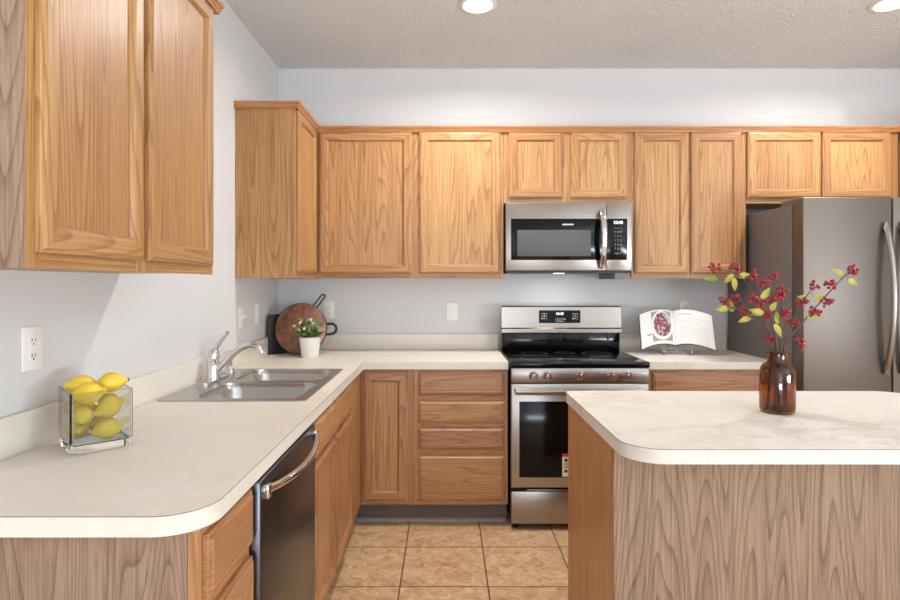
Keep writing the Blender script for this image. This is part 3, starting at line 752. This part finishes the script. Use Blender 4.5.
obj('handle', loop((.076, 0, .290), 54, .098, .012, .005), ironM, t, local=True)

pl = thing('potted_plant', 'small leafy green plant in a white pot before the round board', 'plant', (PX(310, 3.46), 3.46, zc0))
m = MB(); m.lathe([(.046, 0), (.049, .002), (.0625, .112), (.0635, .118), (.059, .118), (.057, .100)], (0,0,0), 32, cap1=True); obj('pot', m, whiteC, pl, local=True)
rnd = random.Random(3); m = MB()
def leaf(mb, base, d, L, W, mat=0, curl=.25, nseg=4, up=None):
    d = Vector(d).normalized(); up = Vector(up or (0,0,1)); s = d.cross(up)
    if s.length < .1: s = d.cross(Vector((0,1,0)))
    s.normalize(); n = s.cross(d); prev = None; base = Vector(base)
    for i in range(nseg + 1):
        f = i/nseg; w = W*math.sin(math.pi*min(1, .08 + .92*f)**.8)*(1 if i < nseg else 0) + .0004
        c = base + d*L*f - n*curl*L*f*f
        cur = (mb.v(c + s*w + n*w*.25), mb.v(c), mb.v(c - s*w + n*w*.25))
        if prev:
            mb.face([prev[0], prev[1], cur[1], cur[0]], mat); mb.face([prev[1], prev[2], cur[2], cur[1]], mat)
        prev = cur
for k in range(64):
    th = rnd.uniform(0, 2*math.pi); el = rnd.uniform(.15, 1.45); h = rnd.uniform(.065, .115)*(.72 + .28*math.sin(el))
    d = Vector((math.cos(th)*math.cos(el), math.sin(th)*math.cos(el), math.sin(el)))
    base = Vector((rnd.uniform(-.035,.035), rnd.uniform(-.035,.035), .115)); tip = base + d*h
    m.tube([base, base + d*h*.5 + Vector((0,0,.004)), tip], .0012, 5, 0)
    for q in range(9):
        f = .3 + .7*q/8; a = rnd.uniform(0, 6.28)
        dd = (d*.6 + Vector((math.cos(a), math.sin(a), rnd.uniform(-.1,.7)))).normalized()
        leaf(m, base + d*h*f, dd, rnd.uniform(.020, .032), rnd.uniform(.007, .011), 1 if (q > 4 and rnd.random() < .65) else 0, .15, 3)
obj('foliage', m, [gleaf, wleaf], pl, local=True, smooth=60)

# ------------------------------------------------------------------ lemons in a glass cube
VYAW = 42.5; vc = Vector((-.9510, 1.5870, .9155))
VM = Matrix.Translation(vc) @ Matrix.Rotation(R(VYAW), 4, 'Z')
t = thing('glass_vase', 'square clear glass cube vase full of lemons on the near counter', 'vase', vc, (0, 0, R(VYAW)))
H_, hw, hd, wt, bt = .153, .0732, .081, .0065, .017
def sq(h, z, r): return [(x, y, z) for x, y in rrect(-h, h, -h-hd+hw, h+hd-hw, r, 4)]
m = MB(); m.rings([sq(hw-.002, 0, .006), sq(hw, .002, .007), sq(hw, H_-.001, .007), sq(hw-.0015, H_, .006), sq(hw-wt+.0015, H_, .004), sq(hw-wt, H_-.001, .003), sq(hw-wt, bt+.004, .003), sq(hw-wt-.004, bt, .003)])
obj('glass', m, clearG, t, local=True)
def lemon_mesh(M):
    m = MB(M); pr = []
    for i in range(1, 16):
        f = i/16; x = -.036 + .072*f
        r = .0272*math.sin(math.pi*f)**.62
        pr.append((r, x))
    pr = [(.003, -.0395), (.0062, -.0375)] + pr[0:] + [(.0072, .0372), (.005, .0405), (.0025, .0415)]
    pr = [(r, x) for r, x in pr]; pr.sort(key=lambda q: q[1])
    m.lathe(pr, (0,0,0), 20, axis='X'); return m
lem = [  # a, b, c, yaw, pitch, scale, label
 (.020, -.033, .0455, 4, -8, 1.0, 'lemon lying lowest in front at the right inside the glass cube'),
 (-.0385, .016, .0450, 84, 0, .98, 'lemon at the bottom left of the glass cube under the left stack'),
 (.022, .034, .0455, 12, 0, 1.0, 'lemon at the bottom back of the glass cube behind the front ones'),
 (-.0375, -.028, .0870, 78, -16, .94, 'rounded lemon half way up at the left front pane of the glass cube'),
 (.0245, -.032, .1030, 10, -24, 1.0, 'tilted lemon half way up at the right front pane of the glass cube'),
 (-.026, .036, .0960, -12, 10, 1.0, 'lemon half way up at the back left of the glass cube'),
 (.0390, .030, .1030, 82, 0, .98, 'lemon half way up at the back right of the glass cube'),
 (-.024, -.033, .1450, 2, -4, 1.05, 'lemon across the front rim at the upper left of the glass cube'),
 (.036, -.006, .1640, -18, -6, 1.0, 'topmost lemon with green tip above the right rim of the glass cube'),
 (-.026, .030, .1570, -5, 4, 1.06, 'lemon heaped at the back left above the glass cube rim')]
for i, (a, b, c, yaw, pit, s, lab) in enumerate(lem):
    p = VM @ Vector((a, b*1.12 - .002, c))
    e = thing('lemon', lab, 'lemon', p, (0, R(pit), R(VYAW + yaw)), group='lemons in the glass cube'); e.scale = (s, s, s)
    obj('peel', lemon_mesh(None), lemonM, e, local=True, smooth=60)
    if i == 8:
        m = MB(); m.lathe([(.005, 0), (.0055, .002), (.003, .004)], (.0405, 0, 0), 10, axis='X'); tag(obj('stem_tip', m, stemG, e, local=True), 'green stem tip')

# ------------------------------------------------------------------ cookbook on a stand
bk = (PX(676.5, 3.56), 3.555, zc0)
t = thing('open_cookbook', 'white open cookbook with a berry dish photo leaning on the right counter', 'book', (bk[0], bk[1], zc0 + .052), (R(-20), 0, R(-6)))
HW, BH = .213, .215
def pg(x, v, off=0.0):   # local: x across, y away, z up
    f = abs(x)/HW
    gut = .022*math.exp(-abs(x)/.03)
    return Vector((x, .010 - .045*f**1.3 + gut - off, v + .018 - .046*f**1.8 + .010*math.sin(math.pi*min(1, f))))
for sgn, nm in ((-1, 'left_page'), (1, 'right_page')):
    m = MB(); n = 18; front = []; back = []
    for i in range(n + 1):
        x = sgn*HW*i/n
        front.append([m.v(pg(x, 0)), m.v(pg(x, BH))]); back.append([m.v(pg(x, 0, -.016)), m.v(pg(x, BH, -.016))])
    for i in range(n):
        m.face([front[i][0], front[i+1][0], front[i+1][1], front[i][1]], 0); m.face([back[i][0], back[i][1], back[i+1][1], back[i+1][0]], 1)
        for k in (0, 1): m.face([front[i][k], front[i+1][k], back[i+1][k], back[i][k]], 1)
    m.face([front[n][0], front[n][1], back[n][1], back[n][0]], 1)
    pgo = obj('page_block', m, [pageM, pageE], t, local=True, smooth=50)
    def patch(u0, u1, v0, v1, off, nx=8, ny=2):
        mm = MB(); G = [[mm.v(pg(u0+(u1-u0)*i/nx, v0+(v1-v0)*j/ny, off)) for j in range(ny+1)] for i in range(nx+1)]
        for i in range(nx):
            for j in range(ny): mm.face([G[i][j], G[i+1][j], G[i+1][j+1], G[i][j+1]])
        return mm
    def disc(cu, cv, ru, rv, off):
        mm = MB(); nr = 4; ns = 28; c = mm.v(pg(cu, cv, off)); prev = None
        for r in range(1, nr+1):
            ring = [mm.v(pg(cu+ru*r/nr*math.cos(2*math.pi*k/ns), cv+rv*r/nr*math.sin(2*math.pi*k/ns), off)) for k in range(ns)]
            for k in range(ns):
                if prev is None: mm.face([c, ring[k], ring[(k+1) % ns]])
                else: mm.face([prev[k], ring[k], ring[(k+1) % ns], prev[(k+1) % ns]])
            prev = ring
        return mm
    if sgn < 0:
        obj('photo_background', patch(-.140, -.012, .018, .205, .0006), greyPr, pgo, local=True)
        obj('printed_plate', disc(-.076, .114, .069, .092, .0012), pageM, pgo, local=True)
        obj('printed_food', disc(-.073, .120, .056, .077, .0018), foodM, pgo, local=True)
        obj('printed_cutlery', patch(-.175, -.145, .064, .070, .0008), slotM, pgo, local=True)
    else:
        mm = patch(.03, .11, .184, .190, .0006)
        obj('printed_title', mm, paleInk, pgo, local=True)
        for k in range(9): obj('printed_line', patch(.03, .185 - .03*(k % 3 == 2), .160-.015*k, .1615-.015*k, .0006), paleInk, pgo, local=True)
m = MB(); n = 24
L = [[pg(-HW*1.015 + 2.03*HW*i/n, z, -.019 - th) for z, th in ((-.003, 0), (BH+.003, 0), (BH+.003, .003), (-.003, .003))] for i in range(n+1)]
m.rings(L); obj('cover', m, coverM, t, local=True)
t = thing('book_stand', 'clear easel stand with small feet holding up the open cookbook', 'book stand', (bk[0], bk[1], zc0), (0, 0, R(-6)))
for x in (-.085, .075):
    m = MB(); m.tube([(x, -.05, .010), (x, -.047, .030), (x, -.040, .012), (x, .03, .010), (x, .12, .006)], .006, 8); obj('foot', m, acryl, t, local=True)
m = MB(); m.tube([(-.085, .03, .012), (.075, .03, .012)], .005, 8); m.tube([(-.03, .075, .012), (-.03, .130, .17)], .004, 8); m.tube([(.03, .075, .012), (.03, .130, .17)], .004, 8); m.tube([(-.03, .03, .012), (-.03, .075, .012)], .004, 8); m.tube([(.03, .03, .012), (.03, .075, .012)], .004, 8)
m.tube([(-.09, .012, .036), (.08, .012, .036)], .004, 8)
obj('easel_rods', m, acryl, t, local=True)

# ------------------------------------------------------------------ amber bottle with berry sprays
bc = Vector((PX(777.3, 1.98), 1.98, .9155))
t = thing('amber_bottle', 'brown amber glass bottle holding berry sprays on the island', 'bottle', bc)
m = MB(Matrix.Diagonal((.9,.9,.975,1))); m.lathe([(.046, 0), (.056, .003), (.0605, .010), (.0610, .02), (.0610, .135), (.0585, .152), (.050, .164), (.040, .170), (.0345, .175), (.0335, .182), (.0335, .200), (.037, .203), (.0375, .210), (.035, .212),
   (.0315, .212), (.0305, .205), (.0305, .178), (.036, .1665), (.048, .159), (.0555, .149), (.0575, .135), (.0575, .022), (.054, .012), (.044, .009)], (0,0,0), 48)
obj('glass', m, amberG, t, local=True)
def zp(zx, zy, dy): # zoom coordinates of the study crop -> point near the bottle's distance
    y = 1.98 + dy
    return Vector((PX(700 + zx/3.53, y), y, PZ(255 + zy/3.53, y)))
sprays = [
 ('berry spray reaching lowest to the left toward the cookbook', .01, (-.022, .004), [(225,290),(195,235),(150,200),(100,180),(70,160)], [(85,158),(128,155),(150,195)], [(80,190,-1.0,-.1),(113,182,.1,.9),(165,225,-.8,-.4)]),
 ('longest berry spray arching to the upper left above the bottle', .05, (-.012, .02), [(240,265),(208,185),(172,110),(125,62),(60,55)], [(55,45),(122,42)], [(45,85,-1.0,.0),(105,82,-.5,-.6),(155,72,.9,.2),(122,100,.2,-.9)]),
 ('berry spray rising up left of the middle with a cluster half way', -.05, (-.010, -.018), [(258,250),(235,165),(205,110),(190,78)], [(190,75),(225,103),(190,155),(215,170)], [(228,138,.5,.7),(205,200,-.8,.2)]),
 ('upright berry spray in the middle ending in a small top cluster', .035, (.0, .012), [(266,250),(262,170),(258,110),(260,78)], [(260,72),(250,160),(235,210),(245,285)], [(255,182,.5,.8),(206,205,-1,-.1)]),
 ('berry spray with the densest red clusters just right of the middle', -.04, (.006, -.02), [(280,260),(288,190),(290,130)], [(288,125),(282,140),(300,200)], [(275,222,.1,1),(270,262,.3,-.9)]),
 ('short berry spray leaning right with three spread clusters', .05, (.014, .014), [(305,285),(330,235),(350,180),(400,115)], [(360,170),(405,110),(325,240)], [(365,152,-.9,.2),(420,152,.9,.1)]),
 ('longest berry spray pointing far to the upper right over the refrigerator', -.01, (.022, -.004), [(310,300),(365,235),(440,150),(500,85),(535,52)], [(535,50),(460,102),(450,165),(410,200),(355,312)], [(490,62,-.7,.5),(540,95,.9,-.3),(395,215,.9,-.1)])]
rb = random.Random(11)
for lab, dy, ro, path, clus, leaves in sprays:
    root = Vector((bc.x + ro[0]*1.4, bc.y + ro[1]*1.4, bc.z + .014)); neck = Vector((bc.x + ro[0]*.9, bc.y + ro[1]*.9, bc.z + .195))
    e = thing('berry_spray', lab, 'flower spray', root, group=None)
    n = len(path); P3 = [zp(x, y, dy*(i+1)/n + ro[1]*.5) for i, (x, y) in enumerate(path)]
    pts = [root, neck] + P3; fine = []
    for i in range(len(pts) - 1):
        p0, p1, p2, p3 = pts[max(i-1,0)], pts[i], pts[i+1], pts[min(i+2, len(pts)-1)]
        for k in range(5):
            q = k/5; fine.append(.5*((2*p1) + (p2-p0)*q + (2*p0-5*p1+4*p2-p3)*q*q + (3*p1-p0-3*p2+p3)*q**3))
    fine.append(pts[-1]); N = len(fine)
    m = MB(); m.tube(fine, [.0034 - .0017*i/N for i in range(N)], 7)
    hub = []
    stalk = fine[8:]
    for (x, y) in clus:
        near = min(stalk, key=lambda q: (PX(700+x/3.53, q.y)-q.x)**2 + (PZ(255+y/3.53, q.y)-q.z)**2)
        c = zp(x, y, near.y - 1.98 + rb.uniform(-.012, .012)); hub.append(c)
        m.tube([near, (near+c)/2 + Vector((0,0,-.003)), c], .0011, 5)
    bl = []
    for c in hub:
        nb = rb.randint(12, 16); L_ = []
        for k in range(nb):
            d_ = Vector((rb.gauss(0,1), rb.gauss(0,1), rb.gauss(0,1))).normalized()*rb.uniform(.009, .021)
            L_.append((c + d_, rb.uniform(.0044, .0058))); m.tube([c - Vector((0,0,.006)), c + d_], .0006, 4)
        bl.append(L_)
    for (x, y, du, dv) in leaves:
        near = min(stalk, key=lambda q: (PX(700+x/3.53, q.y)-q.x)**2 + (PZ(255+y/3.53, q.y)-q.z)**2)
        c = zp(x, y, near.y - 1.98) - Vector((du, 0, dv)).normalized()*.018
        m.tube([near, c], .0008, 4); bl.append((c, Vector((du, rb.uniform(-.25,.25), dv))))
    obj('stem', m, twigM, e)
    for q in bl:
        if isinstance(q, list):
            m = MB()
            for c, r in q: m.sphere(c, r, 8, 6)
            obj('berry_cluster', m, berryM, e, smooth=80)
        else:
            m = MB(); leaf(m, q[0], q[1], rb.uniform(.038, .048), .0105, 0, rb.uniform(-.1, .25), 6, (0, -1, .25)); obj('leaf', m, yleaf, e, smooth=80)
